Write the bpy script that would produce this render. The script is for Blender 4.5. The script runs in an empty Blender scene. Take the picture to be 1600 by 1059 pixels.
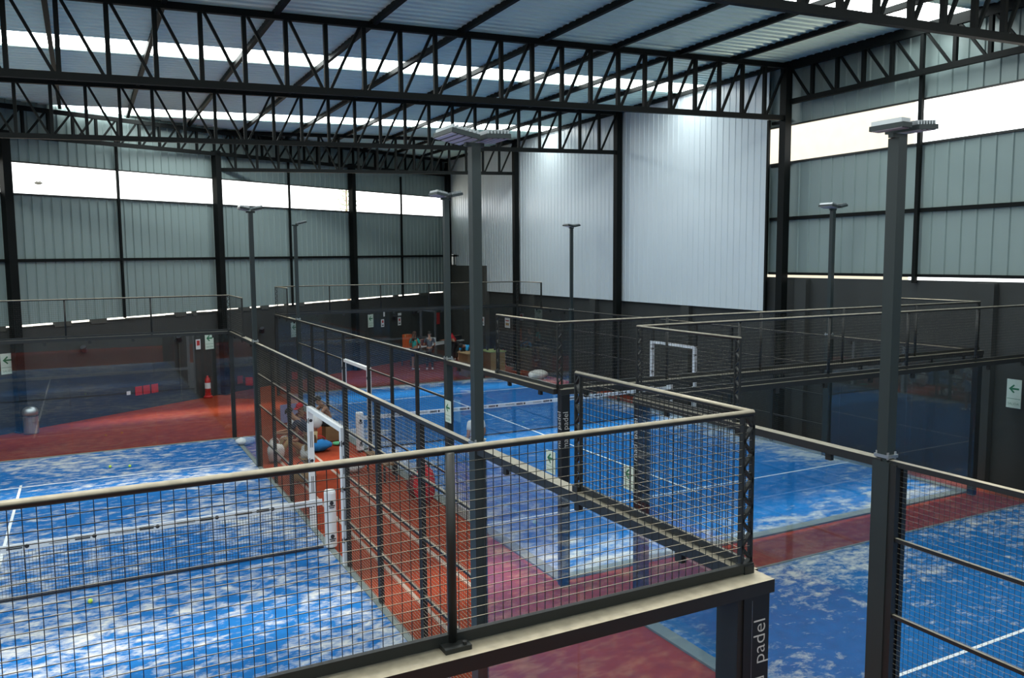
import bpy, bmesh, math, random
from mathutils import Vector, Matrix
random.seed(7)
S = bpy.context.scene
COL = S.collection
PI = math.pi

# ------------------------------------------------------------------ camera
CAM = Vector((-3.5402, -3.6414, 4.9173)); YAW, PIT, ROL, FOC = 0.4816, 0.0972, -0.0073, 1276.93
def make_camera():
    fw = Vector((math.sin(YAW)*math.cos(PIT), math.cos(YAW)*math.cos(PIT), -math.sin(PIT)))
    rt = Vector((math.cos(YAW), -math.sin(YAW), 0)); up = rt.cross(fw)
    r2 = rt*math.cos(ROL) + up*math.sin(ROL); u2 = up*math.cos(ROL) - rt*math.sin(ROL)
    cd = bpy.data.cameras.new('camera'); cd.sensor_width = 36; cd.lens = FOC/1600*36
    cd.clip_start = .05; cd.clip_end = 500
    c = bpy.data.objects.new('camera', cd); COL.objects.link(c)
    m = Matrix((r2, u2, -fw)).transposed().to_4x4(); m.translation = CAM
    c.matrix_world = m; S.camera = c
make_camera()

# ------------------------------------------------------------------ materials
def srgb(r, g, b):
    f = lambda c: (c/255/12.92 if c/255 <= .04045 else ((c/255+.055)/1.055)**2.4)
    return (f(r), f(g), f(b), 1)
def new_mat(name):
    m = bpy.data.materials.new(name); m.use_nodes = True
    return m, m.node_tree.nodes, m.node_tree.links
def mat(name, col, rough=.5, metal=0., noise=0., nscale=6., spec=.5, emit=None):
    m, N, L = new_mat(name); b = N['Principled BSDF']
    b.inputs['Base Color'].default_value = col; b.inputs['Roughness'].default_value = rough
    b.inputs['Metallic'].default_value = metal; b.inputs['Specular IOR Level'].default_value = spec
    if noise:
        t = N.new('ShaderNodeTexNoise'); t.inputs['Scale'].default_value = nscale; t.inputs['Detail'].default_value = 5
        g = N.new('ShaderNodeTexCoord'); L.new(g.outputs['Object'], t.inputs['Vector'])
        x = N.new('ShaderNodeMix'); x.data_type = 'RGBA'
        x.inputs['A'].default_value = [c*(1-noise) for c in col[:3]]+[1]
        x.inputs['B'].default_value = [min(1, c*(1+noise)) for c in col[:3]]+[1]
        L.new(t.outputs['Fac'], x.inputs['Factor']); L.new(x.outputs['Result'], b.inputs['Base Color'])
    if emit:
        b.inputs['Emission Color'].default_value = emit[0]; b.inputs['Emission Strength'].default_value = emit[1]
    return m
def pale_topped(name, base, pale_top, lo=.35, hi=.75, rough=.45):
    """powder-coated steel with a paler colour on its upward faces"""
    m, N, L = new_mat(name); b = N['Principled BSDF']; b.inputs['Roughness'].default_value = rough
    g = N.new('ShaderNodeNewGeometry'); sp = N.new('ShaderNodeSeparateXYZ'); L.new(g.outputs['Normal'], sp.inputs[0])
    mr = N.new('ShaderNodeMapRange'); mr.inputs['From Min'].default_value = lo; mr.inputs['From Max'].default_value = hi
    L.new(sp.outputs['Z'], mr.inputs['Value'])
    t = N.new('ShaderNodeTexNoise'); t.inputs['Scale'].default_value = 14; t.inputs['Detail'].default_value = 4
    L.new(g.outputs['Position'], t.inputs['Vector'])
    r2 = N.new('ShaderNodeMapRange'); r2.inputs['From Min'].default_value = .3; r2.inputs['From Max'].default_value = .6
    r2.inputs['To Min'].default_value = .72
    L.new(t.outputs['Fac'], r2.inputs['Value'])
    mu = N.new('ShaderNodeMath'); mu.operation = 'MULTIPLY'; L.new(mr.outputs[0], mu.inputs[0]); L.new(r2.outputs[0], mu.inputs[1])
    x = N.new('ShaderNodeMix'); x.data_type = 'RGBA'; x.inputs['A'].default_value = base; x.inputs['B'].default_value = pale_top
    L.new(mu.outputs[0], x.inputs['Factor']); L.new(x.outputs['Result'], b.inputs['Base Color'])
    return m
M = {}
M['black'] = mat('black_steel', (.010, .012, .012, 1), .5)
M['truss'] = mat('truss_steel', (.004, .0055, .0055, 1), .6, spec=.12)
M['pole'] = mat('grey_powder_coat', (.026, .036, .038, 1), .45, spec=.3)
M['post'] = mat('dark_blue_powder_coat', (.012, .015, .018, 1), .4, spec=.3)
M['pale_top'] = pale_topped('pale_topped_dark_steel', (.012, .014, .015, 1), (.27, .245, .185, 1), .05, .4)  # rails and beams turn paler on their upward faces
M['wire'] = pale_topped('toplit_dusty_wire', (.010, .012, .012, 1), (.46, .41, .31, 1), .1, .6)  # top light and dust both put into the colour of upward wire sides
M['white'] = mat('white_padding', (.70, .72, .74, 1), .55, noise=.06, nscale=3)
M['ink'] = mat('black_print', (.02, .022, .03, 1), .6)
M['letter'] = mat('pale_lettering', (.55, .57, .58, 1), .5)
M['concrete'] = mat('dark_painted_concrete', (.027, .031, .030, 1), .75, noise=.25, nscale=1.3)
M['concrete_raw'] = mat('raw_concrete', (.055, .058, .052, 1), .85, noise=.3, nscale=1.5)
M['sheet'] = mat('grey_wall_sheet', (.21, .275, .27, 1), .42, metal=.0, noise=.05, nscale=.4)
M['roofsheet'] = mat('grey_roof_sheet', (.66, .84, .76, 1), .38, metal=.2, noise=.06, nscale=.4)
M['panel'] = mat('white_wall_sheet', (.53, .60, .64, 1), .30, noise=.04, nscale=.5)
M['signwhite'] = mat('sign_white', (.62, .74, .66, 1), .5)
M['signgreen'] = mat('sign_green', (.01, .16, .07, 1), .5)
M['signred'] = mat('sign_red', (.45, .03, .03, 1), .5)
M['red'] = mat('red_paint', (.40, .015, .015, 1), .35)
M['cream'] = mat('cream_brick', (.62, .56, .47, 1), .9, noise=.1, nscale=2)
M['skin'] = mat('skin', (.36, .18, .11, 1), .6)
M['hair'] = mat('dark_hair', (.012, .010, .009, 1), .6)
M['brownhair'] = mat('brown_hair', (.07, .03, .018, 1), .6)
M['card'] = mat('cardboard', (.30, .19, .09, 1), .85, noise=.1)
M['wood'] = mat('brown_wood', (.20, .11, .05, 1), .6, noise=.25, nscale=5)
M['ballgreen'] = mat('ball_felt', (.55, .75, .08, 1), .9)
M['steel'] = mat('brushed_steel', (.45, .48, .50, 1), .35, metal=.9)
M['sage'] = mat('pine_needles', (.30, .36, .26, 1), .8)
M['lens'] = mat('lamp_lens', (.62, .60, .66, 1), .3)
def cloth(name, c): 
    M[name] = mat(name+'_cloth', c, .9, noise=.12, nscale=9); return M[name]
for n_, c_ in dict(navy=(.015, .025, .06, 1), khaki=(.28, .20, .10, 1), maroon=(.12, .02, .025, 1), mustard=(.40, .20, .05, 1),
                   whitec=(.66, .68, .68, 1), darkc=(.02, .02, .025, 1), teal=(.02, .30, .28, 1), greyblue=(.06, .075, .10, 1),
                   redc=(.50, .02, .03, 1), blue=(.02, .28, .55, 1), royal=(.01, .16, .42, 1), denim=(.03, .05, .10, 1),
                   lav=(.26, .28, .50, 1), green=(.10, .42, .20, 1), olive=(.26, .30, .12, 1), orange=(.50, .09, .02, 1), tan=(.42, .28, .13, 1)).items():
    cloth(n_, c_)

def glass_mat():
    m, N, L = new_mat('court_glass'); N.remove(N['Principled BSDF']); o = N['Material Output']
    tr = N.new('ShaderNodeBsdfTransparent'); tr.inputs[0].default_value = (.93, .955, .96, 1)
    gl = N.new('ShaderNodeBsdfGlossy'); gl.inputs['Roughness'].default_value = .015; gl.inputs[0].default_value = (.95, .97, 1, 1)
    lw = N.new('ShaderNodeLayerWeight'); lw.inputs['Blend'].default_value = .5
    pw = N.new('ShaderNodeMath'); pw.operation = 'POWER'; pw.inputs[1].default_value = 4.2; L.new(lw.outputs['Facing'], pw.inputs[0])
    ma = N.new('ShaderNodeMath'); ma.operation = 'MULTIPLY_ADD'; ma.inputs[1].default_value = .92; ma.inputs[2].default_value = .045
    L.new(pw.outputs[0], ma.inputs[0])
    mx = N.new('ShaderNodeMixShader'); L.new(ma.outputs[0], mx.inputs[0]); L.new(tr.outputs[0], mx.inputs[1]); L.new(gl.outputs[0], mx.inputs[2])
    L.new(mx.outputs[0], o.inputs['Surface'])
    return m
M['glass'] = glass_mat()

def turf_mat(name, blue, sand, rect, edge_w, edge_gain, base_thr, seed, stretch, streak_rot=0.):
    """blue turf with pale silica sand lying in brushed streaks, thicker along the court's edges"""
    x0, x1, y0, y1 = rect
    m, N, L = new_mat(name); b = N['Principled BSDF']; b.inputs['Roughness'].default_value = .85; b.inputs['Specular IOR Level'].default_value = .2
    g = N.new('ShaderNodeNewGeometry')
    mp = N.new('ShaderNodeMapping'); mp.inputs['Location'].default_value = (seed, seed*1.7, 0)
    mp.inputs['Rotation'].default_value = (0, 0, streak_rot); mp.inputs['Scale'].default_value = (stretch[0], stretch[1], 1)
    L.new(g.outputs['Position'], mp.inputs['Vector'])
    n1 = N.new('ShaderNodeTexNoise'); n1.inputs['Scale'].default_value = 1.; n1.inputs['Detail'].default_value = 12
    n1.inputs['Roughness'].default_value = .70; n1.inputs['Distortion'].default_value = .25; L.new(mp.outputs[0], n1.inputs['Vector'])
    n2 = N.new('ShaderNodeTexNoise'); n2.inputs['Scale'].default_value = .30; n2.inputs['Detail'].default_value = 3; L.new(g.outputs['Position'], n2.inputs['Vector'])
    sp = N.new('ShaderNodeSeparateXYZ'); L.new(g.outputs['Position'], sp.inputs[0])
    def M2(op, a, bb):
        q = N.new('ShaderNodeMath'); q.operation = op
        for i, v in enumerate((a, bb)):
            if isinstance(v, (int, float)): q.inputs[i].default_value = v
            else: L.new(v, q.inputs[i])
        return q.outputs[0]
    d = M2('MINIMUM', M2('MINIMUM', M2('SUBTRACT', sp.outputs['X'], x0), M2('SUBTRACT', x1, sp.outputs['X'])),
           M2('MINIMUM', M2('SUBTRACT', sp.outputs['Y'], y0), M2('SUBTRACT', y1, sp.outputs['Y'])))
    er = N.new('ShaderNodeMapRange'); er.inputs['From Min'].default_value = 0; er.inputs['From Max'].default_value = edge_w
    er.inputs['To Min'].default_value = edge_gain; er.inputs['To Max'].default_value = 0; L.new(d, er.inputs['Value'])
    v = M2('ADD', M2('ADD', n1.outputs['Fac'], er.outputs[0]), M2('MULTIPLY', M2('SUBTRACT', n2.outputs['Fac'], .5), .45))
    rm = N.new('ShaderNodeMapRange'); rm.inputs['From Min'].default_value = base_thr; rm.inputs['From Max'].default_value = base_thr+.19
    L.new(v, rm.inputs['Value'])
    n3 = N.new('ShaderNodeTexNoise'); n3.inputs['Scale'].default_value = 5; n3.inputs['Detail'].default_value = 6; L.new(g.outputs['Position'], n3.inputs['Vector'])
    bl = N.new('ShaderNodeMix'); bl.data_type = 'RGBA'
    bl.inputs['A'].default_value = [c*.75 for c in blue[:3]]+[1]; bl.inputs['B'].default_value = [c*1.2 for c in blue[:3]]+[1]
    L.new(n3.outputs['Fac'], bl.inputs['Factor'])
    x = N.new('ShaderNodeMix'); x.data_type = 'RGBA'; L.new(bl.outputs['Result'], x.inputs['A']); x.inputs['B'].default_value = sand
    L.new(M2('MULTIPLY', rm.outputs[0], .92), x.inputs['Factor']); L.new(x.outputs['Result'], b.inputs['Base Color'])
    return m
BLUE = (.003, .105, .33, 1); SAND = (.52, .52, .49, 1)
M['turfL'] = turf_mat('turf_left', BLUE, SAND, (-10, 0, 0, 20), 2.2, .05, .478, 3.1, (2.7, 5.0), .35)
M['turfM'] = turf_mat('turf_middle', (.002, .122, .38, 1), SAND, (2.85, 12.6, 6.9, 26.6), 1.7, .20, .60, 11.4, (1.8, 3.2), .35)
M['turfR'] = turf_mat('turf_right', (.003, .105, .31, 1), SAND, (3.15, 13., -14, 5.6), 1.8, .09, .548, 23.7, (3.8, 5.2), .4)
def floor_mat():
    m, N, L = new_mat('red_carpet_turf'); b = N['Principled BSDF']; b.inputs['Roughness'].default_value = .9; b.inputs['Specular IOR Level'].default_value = .2
    g = N.new('ShaderNodeNewGeometry')
    n1 = N.new('ShaderNodeTexNoise'); n1.inputs['Scale'].default_value = 3; n1.inputs['Detail'].default_value = 8; n1.inputs['Roughness'].default_value = .7
    L.new(g.outputs['Position'], n1.inputs['Vector'])
    r = N.new('ShaderNodeValToRGB'); e = r.color_ramp.elements
    e[0].position = .25; e[0].color = (.17, .020, .006, 1); e[1].position = .85; e[1].color = (.34, .070, .022, 1)
    k = e.new(.6); k.color = (.26, .036, .010, 1)
    L.new(n1.outputs['Fac'], r.inputs[0]); L.new(r.outputs[0], b.inputs['Base Color'])
    return m
M['redfloor'] = floor_mat()
M['kerb'] = mat('grey_kerb', (.16, .19, .185, 1), .8, noise=.25, nscale=4)
M['line'] = mat('white_line', (.68, .72, .74, 1), .8, noise=.08, nscale=8)
M['seam'] = mat('worn_grey_line', (.34, .27, .23, 1), .85, noise=.3, nscale=3)

# ------------------------------------------------------------------ mesh builder
class MB:
    def __init__(s): s.v = []; s.f = []
    def box(s, a, b):
        x0, y0, z0 = a; x1, y1, z1 = b; n = len(s.v)
        s.v += [(x0,y0,z0),(x1,y0,z0),(x1,y1,z0),(x0,y1,z0),(x0,y0,z1),(x1,y0,z1),(x1,y1,z1),(x0,y1,z1)]
        s.f += [tuple(n+i for i in q) for q in ((0,3,2,1),(4,5,6,7),(0,1,5,4),(1,2,6,5),(2,3,7,6),(3,0,4,7))]
        return s
    def bar(s, p, q, w, h, up=(0,0,1)):
        p = Vector(p); q = Vector(q); d = (q-p).normalized(); u = Vector(up)
        if abs(d.dot(u)) > .99: u = Vector((1,0,0)) if abs(d.x) < .9 else Vector((0,1,0))
        r = d.cross(u).normalized(); u = r.cross(d).normalized(); n = len(s.v)
        for c in (p, q):
            for a, b in ((-1,-1),(1,-1),(1,1),(-1,1)): s.v.append(tuple(c + r*(a*w/2) + u*(b*h/2)))
        s.f += [tuple(n+i for i in f) for f in ((0,3,2,1),(4,5,6,7),(0,1,5,4),(1,2,6,5),(2,3,7,6),(3,0,4,7))]
        for f in s.f[-6:]: pass
        return s
    def tube(s, p, q, r, n=8, r2=None, cap=True):
        p = Vector(p); q = Vector(q); d = (q-p).normalized(); u = Vector((0,0,1))
        if abs(d.z) > .99: u = Vector((1,0,0))
        a = d.cross(u).normalized(); b = a.cross(d).normalized(); k = len(s.v); r2 = r if r2 is None else r2
        for c, rr in ((p, r), (q, r2)):
            for i in range(n):
                t = 2*PI*(i+.5)/n; s.v.append(tuple(c + a*(rr*math.cos(t)) + b*(rr*math.sin(t))))
        for i in range(n):
            j = (i+1) % n; s.f.append((k+i, k+n+i, k+n+j, k+j))
        if cap: s.f.append(tuple(k+i for i in range(n))); s.f.append(tuple(k+n+n-1-i for i in range(n)))
        return s
    def path(s, pts, r, n=8):
        for a, b in zip(pts, pts[1:]): s.tube(a, b, r, n)
        return s
    def lathe(s, c, prof, n=20, cap=True):
        k = len(s.v); m = len(prof); c = Vector(c)
        for r, z in prof:
            for i in range(n):
                t = 2*PI*i/n; s.v.append((c.x+r*math.cos(t), c.y+r*math.sin(t), c.z+z))
        for j in range(m-1):
            for i in range(n):
                a = k+j*n+i; b = k+j*n+(i+1) % n; s.f.append((a, b, b+n, a+n))
        if cap: s.f.append(tuple(k+n-1-i for i in range(n))); s.f.append(tuple(k+(m-1)*n+i for i in range(n)))
        return s
    def ball(s, c, r, n=12, sc=(1,1,1)):
        k = len(s.v); c = Vector(c); m = n//2+1
        for j in range(m):
            ph = -PI/2 + PI*(j+.02)/(m-1+.04)
            for i in range(n):
                t = 2*PI*i/n; s.v.append((c.x+r*sc[0]*math.cos(ph)*math.cos(t), c.y+r*sc[1]*math.cos(ph)*math.sin(t), c.z+r*sc[2]*math.sin(ph)))
        for j in range(m-1):
            for i in range(n):
                a = k+j*n+i; b = k+j*n+(i+1) % n; s.f.append((a, b, b+n, a+n))
        s.f.append(tuple(k+n-1-i for i in range(n))); s.f.append(tuple(k+(m-1)*n+i for i in range(n)))
        return s
    def prism(s, poly, o, u, v, w, t):
        """polygon (2D list) in the frame o,u,v pushed along w by t"""
        o, u, v, w = map(Vector, (o, u, v, w)); k = len(s.v); n = len(poly)
        for e in (0, t):
            for a, b in poly: s.v.append(tuple(o+u*a+v*b+w*e))
        s.f.append(tuple(k+n-1-i for i in range(n))); s.f.append(tuple(k+n+i for i in range(n)))
        for i in range(n):
            j = (i+1) % n; s.f.append((k+i, k+j, k+n+j, k+n+i))
        return s
    def add_mesh(s, me, mtx):
        k = len(s.v)
        s.v += [tuple(mtx @ v.co) for v in me.vertices]; s.f += [tuple(k+i for i in p.vertices) for p in me.polygons]
        return s
    def build(s, name, m, parent=None, smooth=False, fix=True):
        off = Vector((0,0,0)); q = parent
        while q is not None: off += q.location; q = q.parent
        me = bpy.data.meshes.new(name)
        me.from_pydata([tuple(Vector(v)-off) for v in s.v], [], s.f); me.update()
        if fix:
            b = bmesh.new(); b.from_mesh(me); bmesh.ops.recalc_face_normals(b, faces=b.faces); b.to_mesh(me); b.free()
        if smooth:
            me.polygons.foreach_set('use_smooth', [True]*len(me.polygons))
        me.materials.append(m)
        o = bpy.data.objects.new(name, me); COL.objects.link(o)
        if parent is not None: o.parent = parent
        return o
def tag(o, label, cat, group=None, kind='thing'):
    o['label'] = label; o['category'] = cat; o['kind'] = kind
    if group: o['group'] = group
    return o
def thing(name, label, cat, loc=(0,0,0), group=None, kind='thing'):
    o = bpy.data.objects.new(name, None); COL.objects.link(o); o.location = loc; o.empty_display_size = .2
    return tag(o, label, cat, group, kind)
def struct(o): o['kind'] = 'structure'; return o
_txt = {}
def text_mesh(t):
    if t not in _txt:
        cu = bpy.data.curves.new('text', 'FONT'); cu.body = t; cu.size = 1; cu.extrude = .004; cu.offset = -.012; cu.align_x = 'CENTER'; cu.align_y = 'CENTER'; cu.resolution_u = 3
        o = bpy.data.objects.new('text', cu); COL.objects.link(o); bpy.context.view_layer.update()
        me = bpy.data.meshes.new_from_object(o.evaluated_get(bpy.context.evaluated_depsgraph_get()))
        bpy.data.objects.remove(o); bpy.data.curves.remove(cu); _txt[t] = me
    return _txt[t]
def frame(o, x, y):
    x = Vector(x).normalized(); y = Vector(y).normalized(); z = x.cross(y)
    m = Matrix((x, y, z)).transposed().to_4x4(); m.translation = Vector(o); return m
def add_text(mb, t, o, x, y, size):
    return mb.add_mesh(text_mesh(t), frame(o, x, y) @ Matrix.Scale(size, 4))

# ------------------------------------------------------------------ layout (metres)
BX, BY, BT = 13.5, 36.2, math.radians(33)          # where the slanted back wall meets the right wall
BD = Vector((math.cos(BT), math.sin(BT), 0)); BN = Vector((-math.sin(BT), math.cos(BT), 0))
def back(s, z, o=0.):                              # point on the back wall: s metres from the corner (negative = leftwards), o metres outwards
    return Vector((BX, BY, 0)) + BD*s + BN*o + Vector((0,0,z))
XR, XW = 13.5, 13.72                               # column line and inner face of the right wall
YL = [5.03, 12.83, 20.63, 28.38]                   # truss lines
roofz = lambda x: 9.62 + .03*x
LEFTX, REARY = -13.0, -9.0

# ------------------------------------------------------------------ floor, walls, roof
mb = MB(); q0 = back(-31.4, 0, .3); q1 = back(.6, 0, .3)
mb.prism([(-13.2, -9.2), (14., -9.2), (14., q1.y), (q1.x, q1.y), (q0.x, q0.y)], (0,0,-.2), (1,0,0), (0,1,0), (0,0,1), .18); fl = struct(mb.build('floor', M['redfloor']))
mb = MB()
for x, y in ((.55, 5.4), (1.45, 7.0)):
    mb.box((x-.035, y, -.02), (x+.035, 17.6, -.014))
mb.build('floor_seam_strip', M['seam'], fl)

def sheet(mb, P, s0, s1, zf0, zf1, pitch=.33, depth=.03, rib=.05, sgn=1):
    """trapezoid-ribbed sheet; P(s,z,o) maps to world, zf(s) gives lower and upper edge; ribs stand towards the hall (o negative)"""
    s = s0; prof = []
    while s < s1-1e-6:
        e = min(s+pitch, s1)
        prof += [(s, 0), (s+rib*.35, -depth), (s+rib, -depth), (s+rib*1.35, 0)]
        s = e
    prof.append((s1, 0)); k = len(mb.v)
    for a, o in prof:
        a = min(a, s1); mb.v.append(tuple(P(a, zf0(a), o*sgn))); mb.v.append(tuple(P(a, zf1(a), o*sgn)))
    for i in range(len(prof)-1): mb.f.append((k+2*i, k+2*i+2, k+2*i+3, k+2*i+1))
lin = lambda a, za, b, zb: (lambda s: za + (zb-za)*(s-a)/(b-a))
con = lambda z: (lambda s: z)
# --- back wall
s0 = -29.5
mb = MB(); o_, u_, w_ = back(s0, 0, .12), BD, BN
mb.prism([(0, -.1), (-s0+.4, -.1), (-s0+.4, 3.2), (0, 2.98)], o_, u_, (0,0,1), w_, .2)
wb = struct(mb.build('wall_back', M['concrete']))
mb = MB(); random.seed(3)
s = s0
while s < 0:                                        # ragged mortar crest that half closes the light gap
    w = random.uniform(.15, .7); z = 2.98+.22*(s-s0)/(-s0)
    a, b = back(s, z-.02, .14), back(min(s+w, 0), z+random.choice((0, .01, .02, .055, .075)), .3)
    n = len(mb.v); p0, p1 = back(s, 0, .14), back(min(s+w, 0), 0, .14)
    h = random.choice((0, .005, .012, .02, .07))
    mb.bar(p0+Vector((0,0,z)), p1+Vector((0,0,z)), .1, 2*h+.01); s += w
mb.build('crest', M['concrete_raw'], wb)
PB = lambda s, z, o: back(s, z, .14+o)
sill = lin(-22.5, 6.9, 0, 7.15); head = lin(-22.5, 7.82, 0, 8.13)
mb = MB(); sheet(mb, PB, s0, .2, lin(-29.5, 3.045, 0, 3.265), sill, .30); mb.build('lower_cladding', M['sheet'], wb, fix=False)
mb = MB(); sheet(mb, PB, s0, .2, head, lambda s: roofz(back(s,0).x)+.25, .30); mb.build('upper_cladding', M['sheet'], wb, fix=False)
mb = MB()
mb.bar(back(s0, sill(s0), .1), back(0, sill(0), .1), .06, .05); mb.bar(back(s0, head(s0), .1), back(0, head(0), .1), .06, .04)
mb.build('opening_edge', M['black'], wb)
# --- right wall
mb = MB(); mb.box((XW, REARY, -.1), (XW+.2, 31.6, 4.36)); mb.box((XW, 31.6, -.1), (XW+.2, 37.5, 4.66))
wr = struct(mb.build('wall_right', M['concrete']))
mb = MB()
for y in (7.19, 12.3, 17.07, 22.48, 27.2): mb.box((XW-.16, y-.2, -.05), (XW, y+.2, 4.33 if y < 13 else 3.37))
mb.build('pilaster', M['concrete'], wr)
mb = MB(); mb.box((XR+.0, 31.7, 0), (XW, 36.9, 4.62)); mb.build('concrete_block', M['concrete_raw'], wr)
PR = lambda s, z, o: Vector((XW+.06+o, s, z))
mb = MB(); sheet(mb, PR, REARY, 37.2, con(4.44), con(7.5), .36, sgn=1); mb.build('lower_cladding', M['sheet'], wr, fix=False)
mb = MB(); sheet(mb, PR, REARY, 37.2, con(8.5), con(10.4), .36, sgn=1); mb.build('upper_cladding', M['sheet'], wr, fix=False)
mb = MB()
for z, h in ((7.5, .05), (8.5, .04)): mb.bar((XW+.03, REARY, z), (XW+.03, 37, z), .06, h)
mb.build('opening_edge', M['black'], wr)
PI_ = lambda s, z, o: Vector((XR+.10+o, s, z))
mb = MB(); sheet(mb, PI_, 13.62, 31.7, con(3.40), con(10.02), .26, .012, .03, 1); sheet(mb, PI_, 31.7, 35.3, con(4.62), con(10.02), .26, .012, .03, 1); sheet(mb, PI_, 35.3, 36.4, con(5.2), con(10.02), .26, .012, .03, 1)
mb.build('white_lining', M['panel'], wr, fix=False)
# --- walls outside the picture that close the hall
mb = MB(); mb.box((LEFTX-.2, REARY, -.1), (LEFTX, 25, 6.0)); mb.box((LEFTX-.2, REARY, 7.6), (LEFTX, 25, 9.6)); struct(mb.build('wall_left', M['sheet']))
mb = MB(); mb.box((LEFTX, REARY-.2, -.1), (XW+.2, REARY, 10.3)); struct(mb.build('wall_rear', M['sheet']))
# --- roof
SK = [(-7.9, -6.6), (.1, 1.4), (7.75, 9.05), (16.1, 17.4), (24.9, 26.2)]
ys = [REARY-.4] + [y for p in SK for y in p] + [38.5]
XC = lambda y: -13.3
def roof_strip(mb, y0, y1, x0=-13.4, x1=13.95, pitch=.26):
    sheet(mb, lambda s, z, o: Vector((z, s, roofz(z)+.12+o)), y0, y1, con(x0), con(x1), pitch, .028, .06, 1)
mb = MB()
for a, b in zip(ys[0::2], ys[1::2]): roof_strip(mb, a, b)
pass
struct(mb.build('ceiling', M['roofsheet'], fix=False))
def sky_mat(st):
    m, N, L = new_mat('daylit_translucent_sheet'); N.remove(N['Principled BSDF'])
    e = N.new('ShaderNodeEmission'); e.inputs[0].default_value = (.93, 1., .98, 1); e.inputs[1].default_value = st
    t = N.new('ShaderNodeBsdfTransparent'); t.inputs[0].default_value = (.30, .30, .29, 1); a = N.new('ShaderNodeAddShader')
    L.new(e.outputs[0], a.inputs[0]); L.new(t.outputs[0], a.inputs[1]); L.new(a.outputs[0], N['Material Output'].inputs['Surface']); return m
SKY_E = 10.0
M['skylight'] = sky_mat(SKY_E)
for i, (a, b) in enumerate(SK):
    mb = MB()
    for x0, x1 in [(q, q+1) for q in range(-13, 13)]+[(13, 13.6)]:
        k = len(mb.v); mb.v += [(x0, a, roofz(x0)+.13), (x1, a, roofz(x1)+.13), (x1, b, roofz(x1)+.13), (x0, b, roofz(x0)+.13)]; mb.f.append((k, k+1, k+2, k+3))
    struct(mb.build('window_%d' % (i+1), M['skylight'], fix=False))

# ------------------------------------------------------------------ steelwork
ORD = ['first', 'second', 'third', 'fourth', 'fifth', 'sixth', 'seventh', 'eighth', 'ninth', 'tenth']
def truss(label, P, L, n, zb, zt, mid, w=.09, dense=1., group=None):
    """P(s,z)->world; s 0..L, n bays; diagonals change hands at bay index mid"""
    t = thing('roof_truss', label, 'roof truss', P(L/2, zb(L/2)), group)
    MB().bar(P(0, zt(0)), P(L, zt(L)), w*1.25, .13).build('top_chord', M['truss'], t)
    MB().bar(P(0, zb(0)), P(L, zb(L)), w*1.25, .13).build('bottom_chord', M['truss'], t)
    for i in range(n+1):
        s = L*i/n
        MB().bar(P(s, zb(s)), P(s, zt(s)), w, w*.9, (P(1,0)-P(0,0))).build('upright', M['truss'], t)
        if i < n:
            s2 = L*(i+1)/n
            if i < mid: a, b = P(s+.05, zt(s)), P(s2-.06, zb(s2))
            else: a, b = P(s+.06, zb(s)), P(s2-.05, zt(s2))
            MB().bar(a, b, w*.65, w*.6, (P(1,0)-P(0,0))).build('diagonal', M['truss'], t)
    return t
zb_ = lambda x: 8.24+.030*x; zt_ = lambda x: 9.60+.030*x
tr_lab = ['roof truss closest to the camera crossing the upper right corner', 'long roof truss ending at the bare column where the white lining stops',
          'roof truss ending at the column in the middle of the white lining', 'short far roof truss ending at the lining column nearer the far corner']
for j, (y, x0) in enumerate(zip(YL, (-12.3, -12.3, -9.6, .9))):
    Lx = 13.42-x0; n = round(Lx/.785); pit = Lx/n; mid = round((.7-x0)/pit)
    if j == 3: mid = round((5.5-x0)/pit)
    truss(tr_lab[j], lambda s, z, y=y, x0=x0: Vector((x0+s, y, z)), Lx, n, lambda s, x0=x0: zb_(x0+s), lambda s, x0=x0: zt_(x0+s), mid)
truss('slanting roof truss along the top of the grey back wall', lambda s, z: back(-27.3+s, z, -.12), 27.4, 36, lin(0, 8.38, 27.4, 9.28), lin(0, 9.18, 27.4, 10.02), 0, w=.08)
truss('lengthwise truss along the top of the right wall above its open strip', lambda s, z: Vector((XR, -8.5+s, z)), 21.3, 27, con(9.06), con(9.96), 0)
wl = ['against the right wall', 'second from the right wall', 'third from the right wall', 'fourth from the right wall', 'fifth from the right wall',
      'sixth from the right wall', 'seventh from the right wall', 'eighth from the right wall', 'ninth from the right wall', 'tenth from the right wall']
for i, x in enumerate((13.5, 11.6, 9.8, 7.9, 5.93, 3.9, 1.95, 0., -2., -3.9)):
    ye = min(BY+(x-BX)*math.tan(BT), 37)-.1
    mb = MB().bar((x, REARY+.1, roofz(x)+.045), (x, ye, roofz(x)+.045), .09, .12)
    tag(mb.build('purlin', M['truss']), 'dark steel roof purlin running lengthwise, '+wl[i], 'roof purlin', 'lengthwise purlins under the roof sheets')
def column(label, x, y, w, z1, rot=0., z0=0, o=None, grp=None):
    p = Vector((x, y, 0)); u = Vector((math.cos(rot), math.sin(rot), 0)); t = thing('steel_column', label, 'steel column', (x, y, z0), grp)
    MB().bar(p+Vector((0,0,z0)), p+Vector((0,0,z1)), w, w, u).build('shaft', M['truss'], t)
    if z0 == 0: MB().bar(p+Vector((0,0,0)), p+Vector((0,0,.02)), w+.14, w+.14, u).build('base_plate', M['black'], t)
for y, lb in zip(YL[:1]+YL[1:], ('near column of the right wall under the closest truss', 'bare black column where the white lining stops and the open strip begins',
                        'black column in the middle of the white lining', 'black column on the white lining nearer the far corner')):
    column(lb, XR-.08, y, .22, zt_(XR))
column('black column in the far corner of the hall', XR-.06, BY-.3, .22, 9.9)
column('thin black post dividing the open strip of the right wall', XW-.1, 8.93, .09, 9.1, z0=4.3)
column('black edge post along the right end of the white lining', XR+.06, 13.57, .07, 8.7, z0=3.4)
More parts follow.
